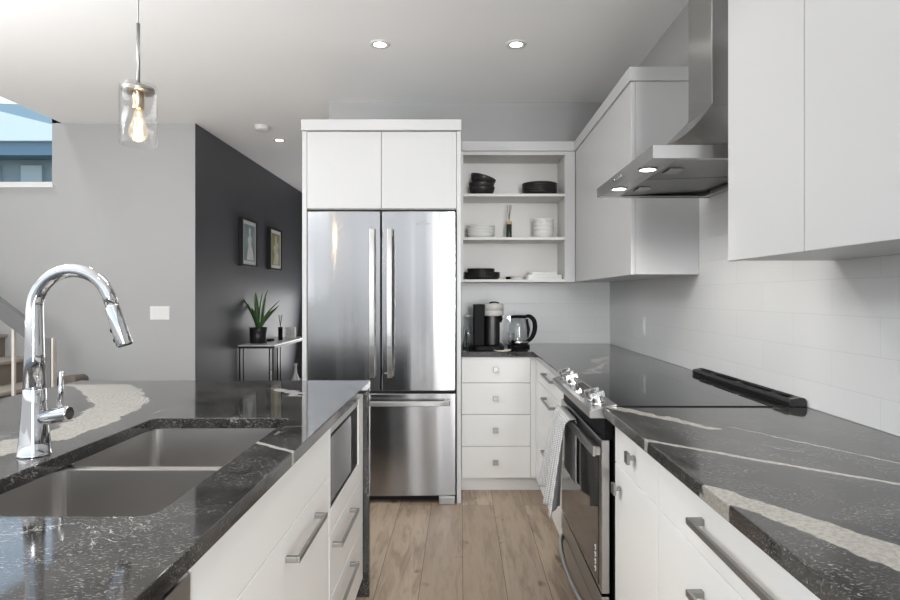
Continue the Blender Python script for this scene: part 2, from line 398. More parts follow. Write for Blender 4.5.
# outside, seen through the stair window
struct('ground_outside', B((-30, 20, 8.6, 40, -.4, -.3)), GRASS)
nb = thing('neighbour_house', (-9.5, 15, -.3), 'pale blue-green neighbouring house with white gables beyond the high stair window', 'house')
obj('wall', B((-15, -6.5, 14, 19, -.3, 4.85)), SIDING, nb)
g = bmesh.new(); prism(g, [(-15.5, 4.85), (-10.0, 4.85), (-12.7, 6.3)], 13.6, 19, 'y'); prism(g, [(-11.6, 4.86), (-6.2, 4.86), (-8.1, 4.9), (-11.5, 5.75)], 13.4, 19, 'y')
obj('gable', g, SNOW, nb)
g = bmesh.new(); prism(g, [(-12.0, 5.75), (-8.6, 5.0), (-6.2, 4.93), (-6.2, 5.4), (-8.5, 5.75), (-12.0, 5.9)], 13.8, 19, 'y'); obj('roof', g, ROOFT, nb)
obj('eave_board', B((-15, -6.3, 13.5, 14, 4.55, 4.86)), pbr('eave_paint', (.16, .25, .32), .7), nb)
for i in range(5):
    x = -11.6+i*1.05
    obj('siding_panel', B((x, x+.5, 13.9, 14, 3.0, 4.4)), ROOFT, nb)

# ============================================================ CEILING FIXTURES
def downlight(x, y, label, power=None):
    t = thing('recessed_downlight', (x, y, CZ), label, 'ceiling light', 'recessed downlights')
    bm = bmesh.new(); lathe(bm, [(.036, -.001), (.036, -.005), (.058, -.004), (.060, 0.0), (.036, -.0005)], (x, y, CZ), 32); obj('trim_ring', bm, TRIMW, t)
    bm = bmesh.new(); lathe(bm, [(0, -.0035), (.036, -.0035), (.036, -.001), (0, -.001)], (x, y, CZ), 32); obj('lens', bm, EMIT, t)
    l = bpy.data.lights.new('downlight_beam', 'SPOT'); l.energy = power or DOWN_W; l.spot_size = 1.6; l.spot_blend = 1.0; l.shadow_soft_size = .06; l.color = (1, .98, .95)
    lo = bpy.data.objects.new('downlight_beam', l); C.objects.link(lo); lo.parent = t; lo.location = (0, 0, -.03)
downlight(-.47, 3.36, 'left of the two lit ceiling downlights in front of the fridge', 2)
downlight(.319, 3.36, 'right of the two lit ceiling downlights, above the corner of the kitchen', 2)
downlight(-1.70, 5.43, 'small lit downlight in the hallway ceiling beside the smoke detector', 15)
for (x, y) in ((-.47, 1.7), (.319, 1.7), (-.47, .1), (.319, .1)):   # the rest of the kitchen's row, overhead and behind the camera
    downlight(x, y, 'lit ceiling downlight overhead outside the frame')
sd = thing('smoke_detector', (-1.71, 4.98, CZ), 'round white smoke detector on the hallway ceiling', 'smoke detector')
bm = bmesh.new(); lathe(bm, [(0, -.002), (.066, -.002), (.066, -.012), (0, -.012)], (-1.71, 4.98, CZ)); obj('base_plate', bm, TRIMW, sd)
bm = bmesh.new(); lathe(bm, [(.058, -.012), (.062, -.02), (.056, -.034), (.03, -.04), (0, -.041)], (-1.71, 4.98, CZ)); obj('cover', bm, TRIMW, sd)

# pendant
px_, py_ = -1.113, 2.0
pd = thing('pendant_lamp', (px_, py_, CZ), 'clear glass cylinder pendant lamp with a glowing filament bulb over the island', 'pendant lamp')
bm = bmesh.new(); lathe(bm, [(0, 0), (.06, 0), (.06, -.02), (.02, -.025), (0, -.025)], (px_, py_, CZ)); obj('canopy', bm, NICKEL, pd)
bm = bmesh.new(); tube(bm, [(px_, py_, 2.70), (px_, py_, 2.20)], .0022, 8); obj('cord', bm, NICKEL, pd)
bm = bmesh.new(); tube(bm, [(px_, py_, 2.21), (px_, py_, 1.985)], .006, 12); obj('stem', bm, NICKEL, pd)
bm = bmesh.new(); lathe(bm, [(0, 1.988), (.05, 1.988), (.052, 1.984), (.052, 1.976), (.05, 1.972), (0, 1.972)], (px_, py_, 0), 40); obj('cap_disc', bm, NICKEL, pd)
bm = bmesh.new(); lathe(bm, [(0, 1.972), (.017, 1.972), (.019, 1.965), (.019, 1.915), (.015, 1.912), (0, 1.912)], (px_, py_, 0)); obj('socket', bm, SATIN, pd)
bm = bmesh.new(); lathe(bm, [(.0585, 1.995), (.0585, 1.79), (.0560, 1.79), (.0560, 1.995), (.0585, 1.995)], (px_, py_, 0), 48); obj('glass_shade', bm, GLASS, pd)
bl = bmesh.new(); lathe(bl, [(0, 1.912), (.012, 1.911), (.014, 1.895), (.022, 1.87), (.030, 1.845), (.031, 1.832), (.026, 1.815), (.014, 1.804), (0, 1.801)], (px_, py_, 0)); bulb = obj('bulb', bl, BULBG, pd)
bm = bmesh.new()
for k in range(6):
    a = 2*PI*k/6
    tube(bm, [(px_+.010*math.cos(a), py_+.010*math.sin(a), 1.882), (px_+.013*math.cos(a+.3), py_+.013*math.sin(a+.3), 1.828)], .0013, 6)
tube(bm, [(px_, py_, 1.905), (px_, py_, 1.83)], .003, 8); obj('filament', bm, FILA, bulb)
l = bpy.data.lights.new('bulb_light', 'POINT'); l.energy = 2.2; l.shadow_soft_size = .03; l.color = (1, .72, .42)
lo = bpy.data.objects.new('bulb_light', l); C.objects.link(lo); lo.parent = pd; lo.location = (0, 0, 1.76-CZ)

# ============================================================ FRIDGE WALL
YF = 3.553
en = thing('fridge_cabinet', (-.487, YF, 0), 'tall white cabinet surround with two doors above the fridge', 'cabinet')
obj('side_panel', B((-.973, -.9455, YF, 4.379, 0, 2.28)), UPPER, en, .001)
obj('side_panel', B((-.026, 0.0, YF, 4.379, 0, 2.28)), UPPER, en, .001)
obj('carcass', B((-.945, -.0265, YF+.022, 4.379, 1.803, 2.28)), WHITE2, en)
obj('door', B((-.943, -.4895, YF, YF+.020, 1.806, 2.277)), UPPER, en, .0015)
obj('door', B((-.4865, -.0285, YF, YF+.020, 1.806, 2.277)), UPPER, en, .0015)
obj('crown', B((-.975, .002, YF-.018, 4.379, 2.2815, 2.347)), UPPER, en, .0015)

fx0, fx1 = -.938, -.033; fz1 = 1.787; YD = 3.53
fr = thing('refrigerator', ((fx0+fx1)/2, YD, 0), 'stainless steel french door refrigerator with bottom freezer drawer', 'refrigerator')
obj('case', B((fx0+.008, fx1-.008, YD+.085, 4.33, .05, fz1-.01)), DARKGAP, fr)
def fdoor(x0, x1, z0, z1, n=10):
    bm = bmesh.new(); f = []; 
    for i in range(n+1):
        t = i/n; x = x0+(x1-x0)*t; bulge = .010*(1-(2*t-1)**2)
        f.append((x, YD+.008-bulge))
    prism(bm, f+[(x1, YD+.08), (x0, YD+.08)], z0, z1, 'z'); 
    return bm
xm = -.487
dl = obj('door', fdoor(fx0, xm-.004, .692, fz1), STEEL, fr, .004)
drr = obj('door', fdoor(xm+.004, fx1, .692, fz1), STEEL, fr, .004)
fz = obj('freezer_drawer', fdoor(fx0, fx1, .052, .676, 16), STEEL, fr, .004)
def vbar(xc):
    bm = bmesh.new(); n = 14; out = []; inn = []
    for i in range(n+1):
        t = i/n; z = .775+t*.905; y = YD-.03-.022*(1-(2*t-1)**4); out.append((y-.007, z)); inn.append((y+.007, z))
    prism(bm, out+inn[::-1], xc-.015, xc+.015, 'x')
    box(bm, xc-.011, xc+.011, YD-.04, YD+.002, .785, .82); box(bm, xc-.011, xc+.011, YD-.04, YD+.002, 1.635, 1.67)
    return bm
obj('handle', vbar(-.536), STEELY, dl, .003); obj('handle', vbar(-.430), STEELY, drr, .003)
bm = bmesh.new(); n = 14; out = []; inn = []
for i in range(n+1):
    t = i/n; x = -.905+t*.84; y = YD-.03-.024*(1-(2*t-1)**4); out.append((x, y-.007)); inn.append((x, y+.007))
prism(bm, out+inn[::-1], .608, .638, 'z'); box(bm, -.90, -.87, YD-.04, YD+.004, .612, .634); box(bm, -.10, -.07, YD-.04, YD+.004, .612, .634)
obj('handle', bm, STEELY, fz, .003)
obj('toe_grille', B((fx0+.02, fx1-.02, YD+.05, YD+.08, .012, .048)), BLACKP, fr)
obj('hinge_foot', B((-.135, -.035, YD-.002, YD+.06, 0, .050)), NICKEL, fr, .004)
obj('hinge_foot', B((-.935, -.84, YD-.002, YD+.06, 0, .050)), NICKEL, fr, .004)
Mf = Matrix.Translation((-.23, YD-.0015, 1.71)) @ Matrix.Rotation(PI/2, 4, 'X')
text('logo', 'Whirlpool', .022, pbr('logo_grey', (.25, .25, .26), .4, .5), drr, Mf)
bm = bmesh.new(); tube(bm, [(-.23+.034*math.cos(a), YD-.002, 1.712+.012*math.sin(a)) for a in [2*PI*k/24*.8+.5 for k in range(25)]], .0007, 6); obj('logo_ring', bm, NICKEL, drr)
obj('badge', B((-.465, -.425, YD-.0015, YD+.002, .796, .804)), pbr('badge_grey', (.3, .3, .3), .4, .5), drr)

# ============================================================ pulls / knobs
def pull_y(parent, xf, y0, y1, z, s):
    """flat bar pull running along y on a face at x=xf, standing off in direction s"""
    bm = bmesh.new(); xo = xf+s*.034
    box(bm, min(xo, xo-s*.008), max(xo, xo-s*.008), y0, y1, z-.007, z+.007)
    for y in (y0, y1-.014): box(bm, min(xf, xo-s*.008), max(xf, xo-s*.008), y, y+.014, z-.007, z+.007)
    return obj('handle', bm, NICKEL, parent, .0015)
def knob(parent, p, d, size=.033):
    """square knob; d = 'y' (faces -y) or 'x' (faces -x)"""
    x, y, z = p; h = size/2
    if d == 'y': bm = B((x-.006, x+.006, y-.018, y, z-.006, z+.006), (x-h, x+h, y-.027, y-.018, z-h, z+h))
    else: bm = B((x-.018, x, y-.006, y+.006, z-.006, z+.006), (x-.027, x-.018, y-h, y+h, z-h, z+h))
    return obj('knob', bm, NICKEL, parent, .0015)

# ============================================================ OPEN SHELF + CORNER UPPERS
YU = 4.05
sh = thing('open_shelf_unit', (.37, YU, 1.368), 'white open shelf unit with three shelves between fridge and corner cabinet', 'shelf')
obj('side_panel', B((.001, .0155, YU, 4.37, 1.368, 2.28)), WHITE2, sh); obj('side_panel', B((.725, .741, YU+.02, 4.37, 1.368, 2.28)), WHITE2, sh)
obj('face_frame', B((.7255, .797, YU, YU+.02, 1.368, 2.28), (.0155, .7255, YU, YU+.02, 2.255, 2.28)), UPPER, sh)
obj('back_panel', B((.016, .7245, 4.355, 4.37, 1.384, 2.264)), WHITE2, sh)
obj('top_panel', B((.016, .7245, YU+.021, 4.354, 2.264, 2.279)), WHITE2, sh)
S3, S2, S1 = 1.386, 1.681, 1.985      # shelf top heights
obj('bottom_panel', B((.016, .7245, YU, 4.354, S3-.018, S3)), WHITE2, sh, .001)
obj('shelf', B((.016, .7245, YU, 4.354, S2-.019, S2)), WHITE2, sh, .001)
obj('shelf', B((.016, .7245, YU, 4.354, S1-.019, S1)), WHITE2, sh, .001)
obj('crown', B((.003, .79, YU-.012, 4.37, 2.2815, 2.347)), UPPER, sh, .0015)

cu_ = thing('corner_wall_cabinet', (.96, 3.4, 1.372), 'white upper corner cabinet left of the range hood', 'cabinet')
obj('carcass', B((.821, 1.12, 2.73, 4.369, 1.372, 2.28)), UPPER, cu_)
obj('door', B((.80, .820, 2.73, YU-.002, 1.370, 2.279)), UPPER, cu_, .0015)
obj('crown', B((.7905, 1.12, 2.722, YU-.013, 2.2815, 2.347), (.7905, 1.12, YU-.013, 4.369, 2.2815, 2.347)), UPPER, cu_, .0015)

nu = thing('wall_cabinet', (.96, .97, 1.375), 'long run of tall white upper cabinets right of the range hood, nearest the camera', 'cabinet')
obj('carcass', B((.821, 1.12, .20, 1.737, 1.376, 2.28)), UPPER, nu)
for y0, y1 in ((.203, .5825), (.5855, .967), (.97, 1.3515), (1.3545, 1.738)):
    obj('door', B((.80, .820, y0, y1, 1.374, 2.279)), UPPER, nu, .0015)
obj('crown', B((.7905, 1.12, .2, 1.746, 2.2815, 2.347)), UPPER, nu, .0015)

# ============================================================ HOOD
HY0, HY1, HX = 1.85, 2.61, .612; hc = 2.23
hd = thing('range_hood', (.87, hc, 1.71), 'stainless steel chimney range hood with two lit lamps over the range', 'range hood')
bm = B((HX, HX+.003, HY0, HY1, 1.71, 1.752), (HX+.003, 1.12, HY0, HY0+.003, 1.71, 1.752), (HX+.003, 1.12, HY1-.003, HY1, 1.71, 1.752))
obj('rim_band', bm, HOODS, hd)
# curved body
bm = bmesh.new(); n = 12; rings = []
cx0, cy0, cy1, cz = .917, 2.12, 2.34, 1.972
for i in range(n+1):
    t = i/n; e = 1-(1-t)**1.0
    h = 1.752 + (cz-1.752)*(t**1.55)
    e = t**.92
    xf = HX+(cx0-HX)*e; ya = HY0+(cy0-HY0)*e; yb = HY1+(cy1-HY1)*e
    rings.append([bm.verts.new(p) for p in ((xf, ya, h), (xf, yb, h), (1.12, yb, h), (1.12, ya, h))])
for a, b in zip(rings, rings[1:]):
    for k in range(4): bm.faces.new((a[k], a[(k+1) % 4], b[(k+1) % 4], b[k])).smooth = (True)
bm.faces.new(rings[-1]); bm.faces.new(rings[0][::-1])
ho = obj('canopy', bm, HOODS, hd)
md = ho.modifiers.new('split', 'EDGE_SPLIT'); md.split_angle = math.radians(28)
obj('chimney', B((cx0, 1.12, cy0, cy1, cz, CZ-.002)), HOODS, hd, .002)
bm = bmesh.new(); prism(bm, [(cx0-.0015, cz-.003), (cx0-.0015, cz+.003), (1.12, cz+.003), (1.12, cz-.003)], cy0-.0015, cy1+.0015, 'y'); obj('chimney_seam', bm, HOODS, hd)
# underside: flat lamp strip + recessed filters
obj('lamp_strip', B((HX+.0035, HX+.09, HY0+.004, HY1-.004, 1.712, 1.716)), HOODS, hd)
obj('underside_frame', B((HX+.0905, 1.119, HY0+.004, HY0+.035, 1.712, 1.716), (HX+.0905, 1.119, HY1-.035, HY1-.004, 1.712, 1.716), (1.08, 1.119, HY0+.0355, HY1-.0355, 1.712, 1.716)), HOODS, hd)
FIL = steel_mat('filter_steel', (.24, .235, .23), .38, axis=0, wave=.1)
for y0, y1 in ((HY0+.037, hc-.004), (hc+.004, HY1-.037)):
    bm = bmesh.new(); prism(bm, [(HX+.092, 1.716), (1.078, 1.730), (1.078, 1.736), (HX+.092, 1.722)], y0, y1, 'y')
    f = obj('filter', bm, FIL, hd)
    ym = (y0+y1)/2
    obj('latch', B((HX+.115, HX+.165, ym-.035, ym+.035, 1.709, 1.7155)), NICKEL, f, .001)
for y in (2.025, 2.39):
    bm = bmesh.new(); lathe(bm, [(.027, 1.712), (.034, 1.712), (.035, 1.709), (.027, 1.709), (.027, 1.712)], (.652, y, 0)); h = obj('hood_lamp', bm, CHROME, hd)
    bm = bmesh.new(); lathe(bm, [(0, 1.7095), (.027, 1.7095), (.027, 1.712), (0, 1.712)], (.652, y, 0)); obj('lens', bm, EMIT, h)
    l = bpy.data.lights.new('hood_beam', 'SPOT'); l.energy = HOOD_W; l.spot_size = 2.5; l.spot_blend = .6; l.shadow_soft_size = .025; l.color = (1, .96, .9)
    lo = bpy.data.objects.new('hood_beam', l); C.objects.link(lo); lo.parent = hd; lo.location = Vector((.652, y, 1.70))-hd.location
for i in range(4):
    y = hc-.01+i*.028
    obj('control_button', B((HX-.003, HX, y, y+.016, 1.724, 1.736)), CHROME, hd, .0008)

# ============================================================ BASE CABINETS BACK + RIGHT
CT, CB = .91, .878   # stone top / underside
YB = 3.775
bc = thing('base_drawer_cabinet', (.22, YB, 0), 'white base cabinet of four drawers with square knobs beside the fridge', 'cabinet')
obj('carcass', B((.002, .449, YB+.022, 4.37, .085, .876)), WHITE2, bc)
obj('toe_kick', B((.002, .52, YB+.024, YB+.04, 0, .0845)), WHITE2, bc)
obj('filler', B((.453, .4865, YB, YB+.02, .085, .876)), WHITE, bc)
for z0, z1 in ((.706, .872), (.501, .703), (.293, .498), (.086, .290)):
    d = obj('drawer', B((.004, .4515, YB, YB+.020, z0, z1)), WHITE, bc, .0015)
    knob(d, (.225, YB, (z0+z1)/2+.004), 'y')
XR = .487
rc = thing('base_drawer_cabinet', (.8, 3.2, 0), 'white base cabinet of three drawers with bar handles between corner and range', 'cabinet')
obj('carcass', B((XR+.022, 1.12, 2.665, 3.76, .085, .876)), WHITE2, rc)
obj('toe_kick', B((XR+.035, XR+.05, 2.665, 3.797, 0, .0845)), WHITE2, rc)
obj('filler', B((XR, XR+.02, 3.645, 3.774, .086, .876)), WHITE, rc)
for z0, z1, zh in ((.738, .872, .823), (.425, .735, .685), (.087, .422, .385)):
    d = obj('drawer', B((XR, XR+.02, 2.668, 3.642, z0, z1)), WHITE, rc, .0015)
    pull_y(d, XR, 3.0, 3.31, zh, -1)

XR = .496
n1 = thing('base_cabinet', (.8, 1.66, 0), 'white base cabinet with one drawer over a door, square pulls, right beside the range', 'cabinet')
obj('carcass', B((XR+.022, 1.12, 1.461, 1.868, .085, .876)), WHITE2, n1)
obj('toe_kick', B((XR+.035, XR+.05, 1.461, 1.868, 0, .0845)), WHITE2, n1)
d = obj('drawer', B((XR, XR+.02, 1.461, 1.867, .738, .872)), WHITE, n1, .0015); knob(d, (XR, 1.655, .808), 'x')
d = obj('door', B((XR, XR+.02, 1.461, 1.867, .087, .735)), WHITE, n1, .0015); knob(d, (XR, 1.80, .672), 'x')
n2 = thing('base_cabinet', (.8, 1.05, 0), 'white base cabinet of wide drawers with long bar handles, in the right foreground', 'cabinet')
obj('carcass', B((XR+.022, 1.12, .66, 1.456, .085, .876)), WHITE2, n2)
obj('toe_kick', B((XR+.035, XR+.05, .66, 1.456, 0, .0845)), WHITE2, n2)
for z0, z1, zh in ((.738, .872, .808), (.425, .735, .66), (.087, .422, .36)):
    d = obj('drawer', B((XR, XR+.02, .662, 1.458, z0, z1)), WHITE, n2, .0015); pull_y(d, XR, .84, 1.195, zh, -1)
n3 = thing('base_cabinet', (.8, .2, 0), 'white base cabinet at the near end of the right hand run', 'cabinet')
obj('carcass', B((XR+.022, 1.12, -.5, .656, .085, .876)), WHITE2, n3)
obj('toe_kick', B((XR+.035, XR+.05, -.5, .656, 0, .0845)), WHITE2, n3)
obj('door', B((XR, XR+.02, -.5, .075, .087, .872)), WHITE, n3, .0015); obj('door', B((XR, XR+.02, .079, .657, .087, .872)), WHITE, n3, .0015)

bm = bmesh.new(); prism(bm, [(.002, 3.745), (.462, 3.745), (.462, 2.652), (1.119, 2.652), (1.119, 4.37), (.002, 4.37)], CB, CT, 'z')
o = obj('countertop', bm, STONE_P, None, .003); tag(o, 'black granite corner countertop with a pale streak, under the coffee machine', 'countertop')
o = obj('countertop', B((.462, 1.119, -.52, 1.879, CB, CT)), STONE_P, None, .003); tag(o, 'black granite countertop with thick beige veins right of the range', 'countertop')

# outlet on the tiled wall
ou = thing('wall_outlet', (1.12, 3.56, 1.09), 'white outlet plate on the tiled wall left of the range', 'outlet')
obj('cover_plate', B((1.115, 1.1208, 3.525, 3.595, 1.03, 1.145)), TRIMW, ou, .001)
obj('socket_face', B((1.1125, 1.1148, 3.543, 3.577, 1.053, 1.122)), CER_W, ou, .001)

# ============================================================ RANGE
RY0, RY1 = 1.886, 2.648
rg = thing('range', (.78, 2.267, 0), 'slide-in stainless steel range with black glass cooktop', 'range')
obj('body', B((.4955, 1.055, RY0+.004, RY1-.004, .08, .895)), BLACKP, rg)
obj('cooktop', B((.505, 1.062, RY0-.004, RY1+.002, .9105, .9135)), BLACKG, rg, .001)
bm = bmesh.new(); prism(bm, [(.419, .872), (.417, .893), (.424, .898), (.505, .9175), (.512, .913), (.512, .872)], RY0, RY1, 'y'); cp = obj('control_panel', bm, STEELY, rg, .0015)
bm = bmesh.new()
def slope(x): return .898+(x-.424)*.2407
prism(bm, [(.440, slope(.440)+.0002), (.497, slope(.497)+.0002), (.497, slope(.497)+.0012), (.440, slope(.440)+.0012)], 2.10, 2.37, 'y'); obj('display', bm, OVENG, cp)
KNOBM = pbr('knob_metal', (.50, .50, .49), .16, 1)
def rknob(y, x=.463):
    bm = bmesh.new(); R = Matrix.Translation((x, y, slope(x))) @ Matrix.Rotation(math.atan(.2407)*-1, 4, 'Y')
    lathe(bm, [(.024, 0), (.024, .006), (.020, .009), (.0195, .026), (.018, .029), (0, .029)], mat=R, seg=28)
    k0 = len(bm.verts); bm.verts.ensure_lookup_table()
    bb = bmesh.new(); box(bb, -.025, .025, -.009, .009, .022, .042); bmesh.ops.transform(bb, matrix=R, verts=bb.verts)
    me = bpy.data.meshes.new('t'); bb.to_mesh(me); bm.from_mesh(me); bb.free(); bpy.data.meshes.remove(me)
    return obj('knob', bm, KNOBM, cp, .0015)
for y in (1.945, 2.020, 2.385, 2.475, 2.560): rknob(y)
# door
DX = .458
dz0, dz1 = .30, .800
dr = obj('oven_door', B((DX, .484, RY0+.002, RY1-.002, dz0, dz1)), STEELY, rg, .002)
obj('door_glass', B((DX-.0025, DX-.0002, RY0+.040, RY1-.035, dz0+.012, dz1-.03)), OVENG, dr, .0008)
obj('vent_gap', B((.468, .4945, RY0+.004, RY1-.004, .802, .870)), BLACKP, rg)
hb = B((.430, .440, RY0+.006, RY1-.05, .746, .780)); box(hb, .440, DX-.003, RY0+.006, RY0+.026, .75, .776); box(hb, .440, DX-.003, RY1-.07, RY1-.05, .75, .776)
obj('handle', hb, STEELY, dr, .0015)
obj('lower_trim', B((DX, .484, RY0+.002, RY1-.002, .214, .289)), STEELY, rg, .002)
dw = obj('storage_drawer', B((DX+.004, .484, RY0+.002, RY1-.002, .085, .203)), STEELY, rg, .002)
bm = bmesh.new(); tube(bm, [(DX+.004-.045*math.sin(PI*t)**.6, RY0+.02+t*(RY1-RY0-.04), .185) for t in [i/20 for i in range(21)]], .010, 10); obj('handle', bm, STEELY, dw)
obj('kick_plate', B((.52, .55, RY0+.01, RY1-.01, 0, .08)), BLACKP, rg)
# sticker marks on the glass
STK = pbr('white_print', (.85, .85, .85), .5)
Ms = Matrix.Translation((DX-.0032, 1.985, .42)) @ Matrix.Rotation(-PI/2, 4, 'Z') @ Matrix.Rotation(PI/2, 4, 'X') @ Matrix.Rotation(PI/2, 4, 'Z')
bm = bmesh.new()
for i in range(4):
    zc = .348+i*.024
    tube(bm, [(DX-.0034, 1.965+.006*math.cos(a), zc+.0085*math.sin(a)) for a in [2*PI*k/16*.85 for k in range(17)]], .0012, 5)
obj('printed_symbol', bm, STK, dr)
# rear vent trim
vt = bmesh.new(); prism(vt, [(1.063, .912), (1.060, .926), (1.066, .935), (1.100, .941), (1.112, .939), (1.118, .930), (1.118, .912)], RY0-.012, RY1+.012, 'y')
v = obj('rear_vent_trim', vt, pbr('satin_black', (.012, .012, .012), .3), rg, .001)
for i, (a, b) in enumerate(((.03, .12), (.14, .37), (.39, .60), (.62, .74))):
    obj('vent_slot', B((1.076, 1.098, RY0+a, RY0+b, .9415, .9425)), pbr('slot_black', (.002, .002, .002), .9), v)

# towel over the oven handle
def towel():
    bm = bmesh.new(); nu_, nv = 44, 44; g = []
    for i in range(nu_+1):
        u = i/nu_; row = []
        for j in range(nv+1):
            v_ = j/nv; L = v_*.63; front = .355
            wid = .20+.09*min(1, abs(L-front)/.34)
            if L < front:
                dpt = front-L; z = .785-dpt; x0 = .421; amp = .008+.060*(dpt/front)**.8
                f = math.sin(u*PI*4.3+.9)*.75+.25*math.sin(u*PI*9+1)
                x = x0-.007-amp*(.5+.5*f)-.014*(dpt/front)
            elif L < front+.024:
                a = (L-front)/.024*PI; x = .435-.014*math.cos(a); z = .785+.010*math.sin(a)
            else:
                dpt = L-front-.024; z = .785-dpt; x = .4485+.001*math.sin(u*PI*4); wid = .19
            y = 2.38+(u-.5)*wid*1.3 + .02*(.785-z)*math.sin(u*7)
            if L < front: z += .012*math.sin(u*PI*3)*((front-L)/front)
            row.append(bm.verts.new((x, y, z)))
        g.append(row)
    for i in range(nu_):
        for j in range(nv): bm.faces.new((g[i][j], g[i+1][j], g[i+1][j+1], g[i][j+1])).smooth = True
    return bm
tw = obj('kitchen_towel', towel(), TOWEL, None, org=(.42, 2.4, .45)); solid(tw, .004, 0)
tag(tw, 'grey and white waffle kitchen towel hanging over the oven door handle', 'towel')

# ============================================================ ISLAND
IX0, IX1, IY0, IY1 = -1.62, -.387, -.25, 2.475
hole = rrect(-.905, -.503, .949, 1.711, .028)
bm = bmesh.new(); slab_with_hole(bm, [(IX0, IY0), (IX1, IY0), (IX1, IY1), (IX0, IY1)], hole, .879, CT)
box(bm, IX0, IX1, IY1-.032, IY1, 0, .8789)
ic = obj('island_countertop', bm, STONE_I, None, .002); tag(ic, 'black granite island worktop with a broad beige vein and waterfall end', 'countertop')
# sink
sk = thing('sink', (-.704, 1.33, .66), 'undermount double bowl stainless steel sink in the island', 'sink')
def bowl(y0, y1, x0=-.915, x1=-.493):
    bm = bmesh.new(); prev = None; zt, zb = .8745, .665
    for z, ins, r in ((zt, -.0, .03), (zb+.02, .004, .03), (zb+.006, .010, .03), (zb, .022, .03)):
        lp = [bm.verts.new((x, y, z)) for x, y in rrect(x0+ins, x1-ins, y0+ins, y1-ins, r)]
        if prev:
            for i in range(len(lp)):
                bm.faces.new((prev[i], prev[(i+1) % len(lp)], lp[(i+1) % len(lp)], lp[i])).smooth = (z < zb+.01)
        prev = lp
    bm.faces.new(prev); return bm
for y0, y1 in ((.939, 1.316), (1.344, 1.721)):
    b_ = obj('bowl', bowl(y0, y1), SINKS, sk); solid(b_, .0015, 1)
    bm = bmesh.new(); ym = (y0+y1)/2
    lathe(bm, [(0, .668), (.02, .668), (.036, .6665), (.044, .669), (.045, .666), (0, .6655)], (-.74, ym, 0)); obj('drain', bm, CHROME, b_)
obj('divider', B((-.915, -.493, 1.3165, 1.3435, .862, .8745)), SINKS, sk, .004)
obj('rim_flange', B((-.935, -.916, .92, 1.74, .874, .8787), (-.492, -.473, .92, 1.74, .874, .8787), (-.916, -.492, .92, .938, .874, .8787), (-.916, -.492, 1.722, 1.74, .874, .8787)), SINKS, sk)

# faucet
fxx, fyy = -.967, 1.315
fa = thing('faucet', (fxx, fyy, CT), 'tall polished chrome gooseneck pull-down faucet at the sink', 'faucet')
bm = bmesh.new(); lathe(bm, [(0, 0), (.034, 0), (.0345, .003), (.033, .006), (.0305, .03), (.0265, .08), (.0235, .12), (.0228, .1485), (.0222, .15), (0, .15)], (fxx, fyy, CT), 40); obj('body', bm, CHROME, fa)
R_ = .087; zc = CT+.432-R_-.014; pts = [(fxx, fyy, CT+.151), (fxx, fyy, CT+.23), (fxx, fyy, zc)]
for k in range(1, 17):
    a = PI-(PI*.90)*k/16; pts.append((fxx+R_+R_*math.cos(a), fyy, zc+R_*math.sin(a)))
a = PI*.10; dx, dz = math.sin(a), -math.cos(a); e = Vector(pts[-1]); dv_ = Vector((dx, 0, dz)).normalized()
pts.append(tuple(e+dv_*.02))
bm = bmesh.new(); tube(bm, pts, [.0222, .0195, .0172]+[.0165-.0025*i/(len(pts)-4) for i in range(len(pts)-3)], 24); obj('spout', bm, CHROME, fa)
e2 = e+dv_*.0205
bm = bmesh.new(); tube(bm, [e2, e2+dv_*.004, e2+dv_*.09, e2+dv_*.094], [.0145, .0155, .0172, .0165], 24); sp = obj('spray_head', bm, CHROME, fa)
bm = bmesh.new()
for q in (.055, .078):
    c = e2+dv_*q+Vector((-.0168, 0, -.004)); tube(bm, [c+Vector((.004, 0, 0)), c-Vector((.002, 0, .0005))], .0055, 12)
obj('spray_button', bm, BLACKP, sp)
bm = bmesh.new(); tube(bm, [e2+dv_*.0942, e2+dv_*.0955], .0145, 20); obj('nozzle', bm, DARKGAP, sp)
bm = bmesh.new(); hz = CT+.085; tube(bm, [(fxx+.018, fyy-.002, hz), (fxx+.022, fyy-.002, hz), (fxx+.085, fyy-.012, hz+.012), (fxx+.088, fyy-.012, hz+.012)], [.0155, .0165, .0165, .014], 20); hv = obj('valve', bm, CHROME, fa)
bm = bmesh.new(); tube(bm, [(fxx+.062, fyy-.008, hz+.018), (fxx+.066, fyy-.006, hz+.105)], [.0055, .0048], 12); obj('lever', bm, CHROME, hv)

# island cabinets, faces at x = -.412
XI = -.412
ib = obj('storage_cabinet', B((-1.32, -1.02, -.2, 2.437, 0, .877)), WHITE2); tag(ib, 'white back cabinetry under the seating side of the island', 'cabinet')
mc = thing('island_drawer_cabinet', (-.7, 2.12, 0), 'white island cabinet with two bar handle drawers, open niche above for a microwave', 'cabinet')
MY0, MY1, MZ0, MZ1 = 1.835, 2.305, .605, .872
obj('carcass', B((-1.015, XI-.022, 1.815, 2.435, .085, .545)), WHITE2, mc)
obj('niche_frame', B((-1.0, XI, 1.813, 1.833, .52, .877), (-1.0, XI, 2.335, 2.437, .52, .877), (-1.0, XI, 1.833, 2.335, .52, .592)), WHITE, mc, .001)
for z0, z1, zh in ((.315, .517, .475), (.087, .312, .275)):
    d = obj('drawer', B((XI-.02, XI, 1.815, 2.434, z0, z1)), WHITE, mc, .0015); pull_y(d, XI, 1.85, 2.16, zh, 1)
obj('toe_kick', B((-.50, -.485, 1.815, 2.437, 0, .0845)), WHITE2, mc)
mw = thing('microwave', (-.7, 2.07, .595), 'stainless and dark glass microwave built into the island', 'microwave')
obj('body', B((-.95, XI-.022, MY0+.003, MY1+.025, .594, .872)), BLACKP, mw)
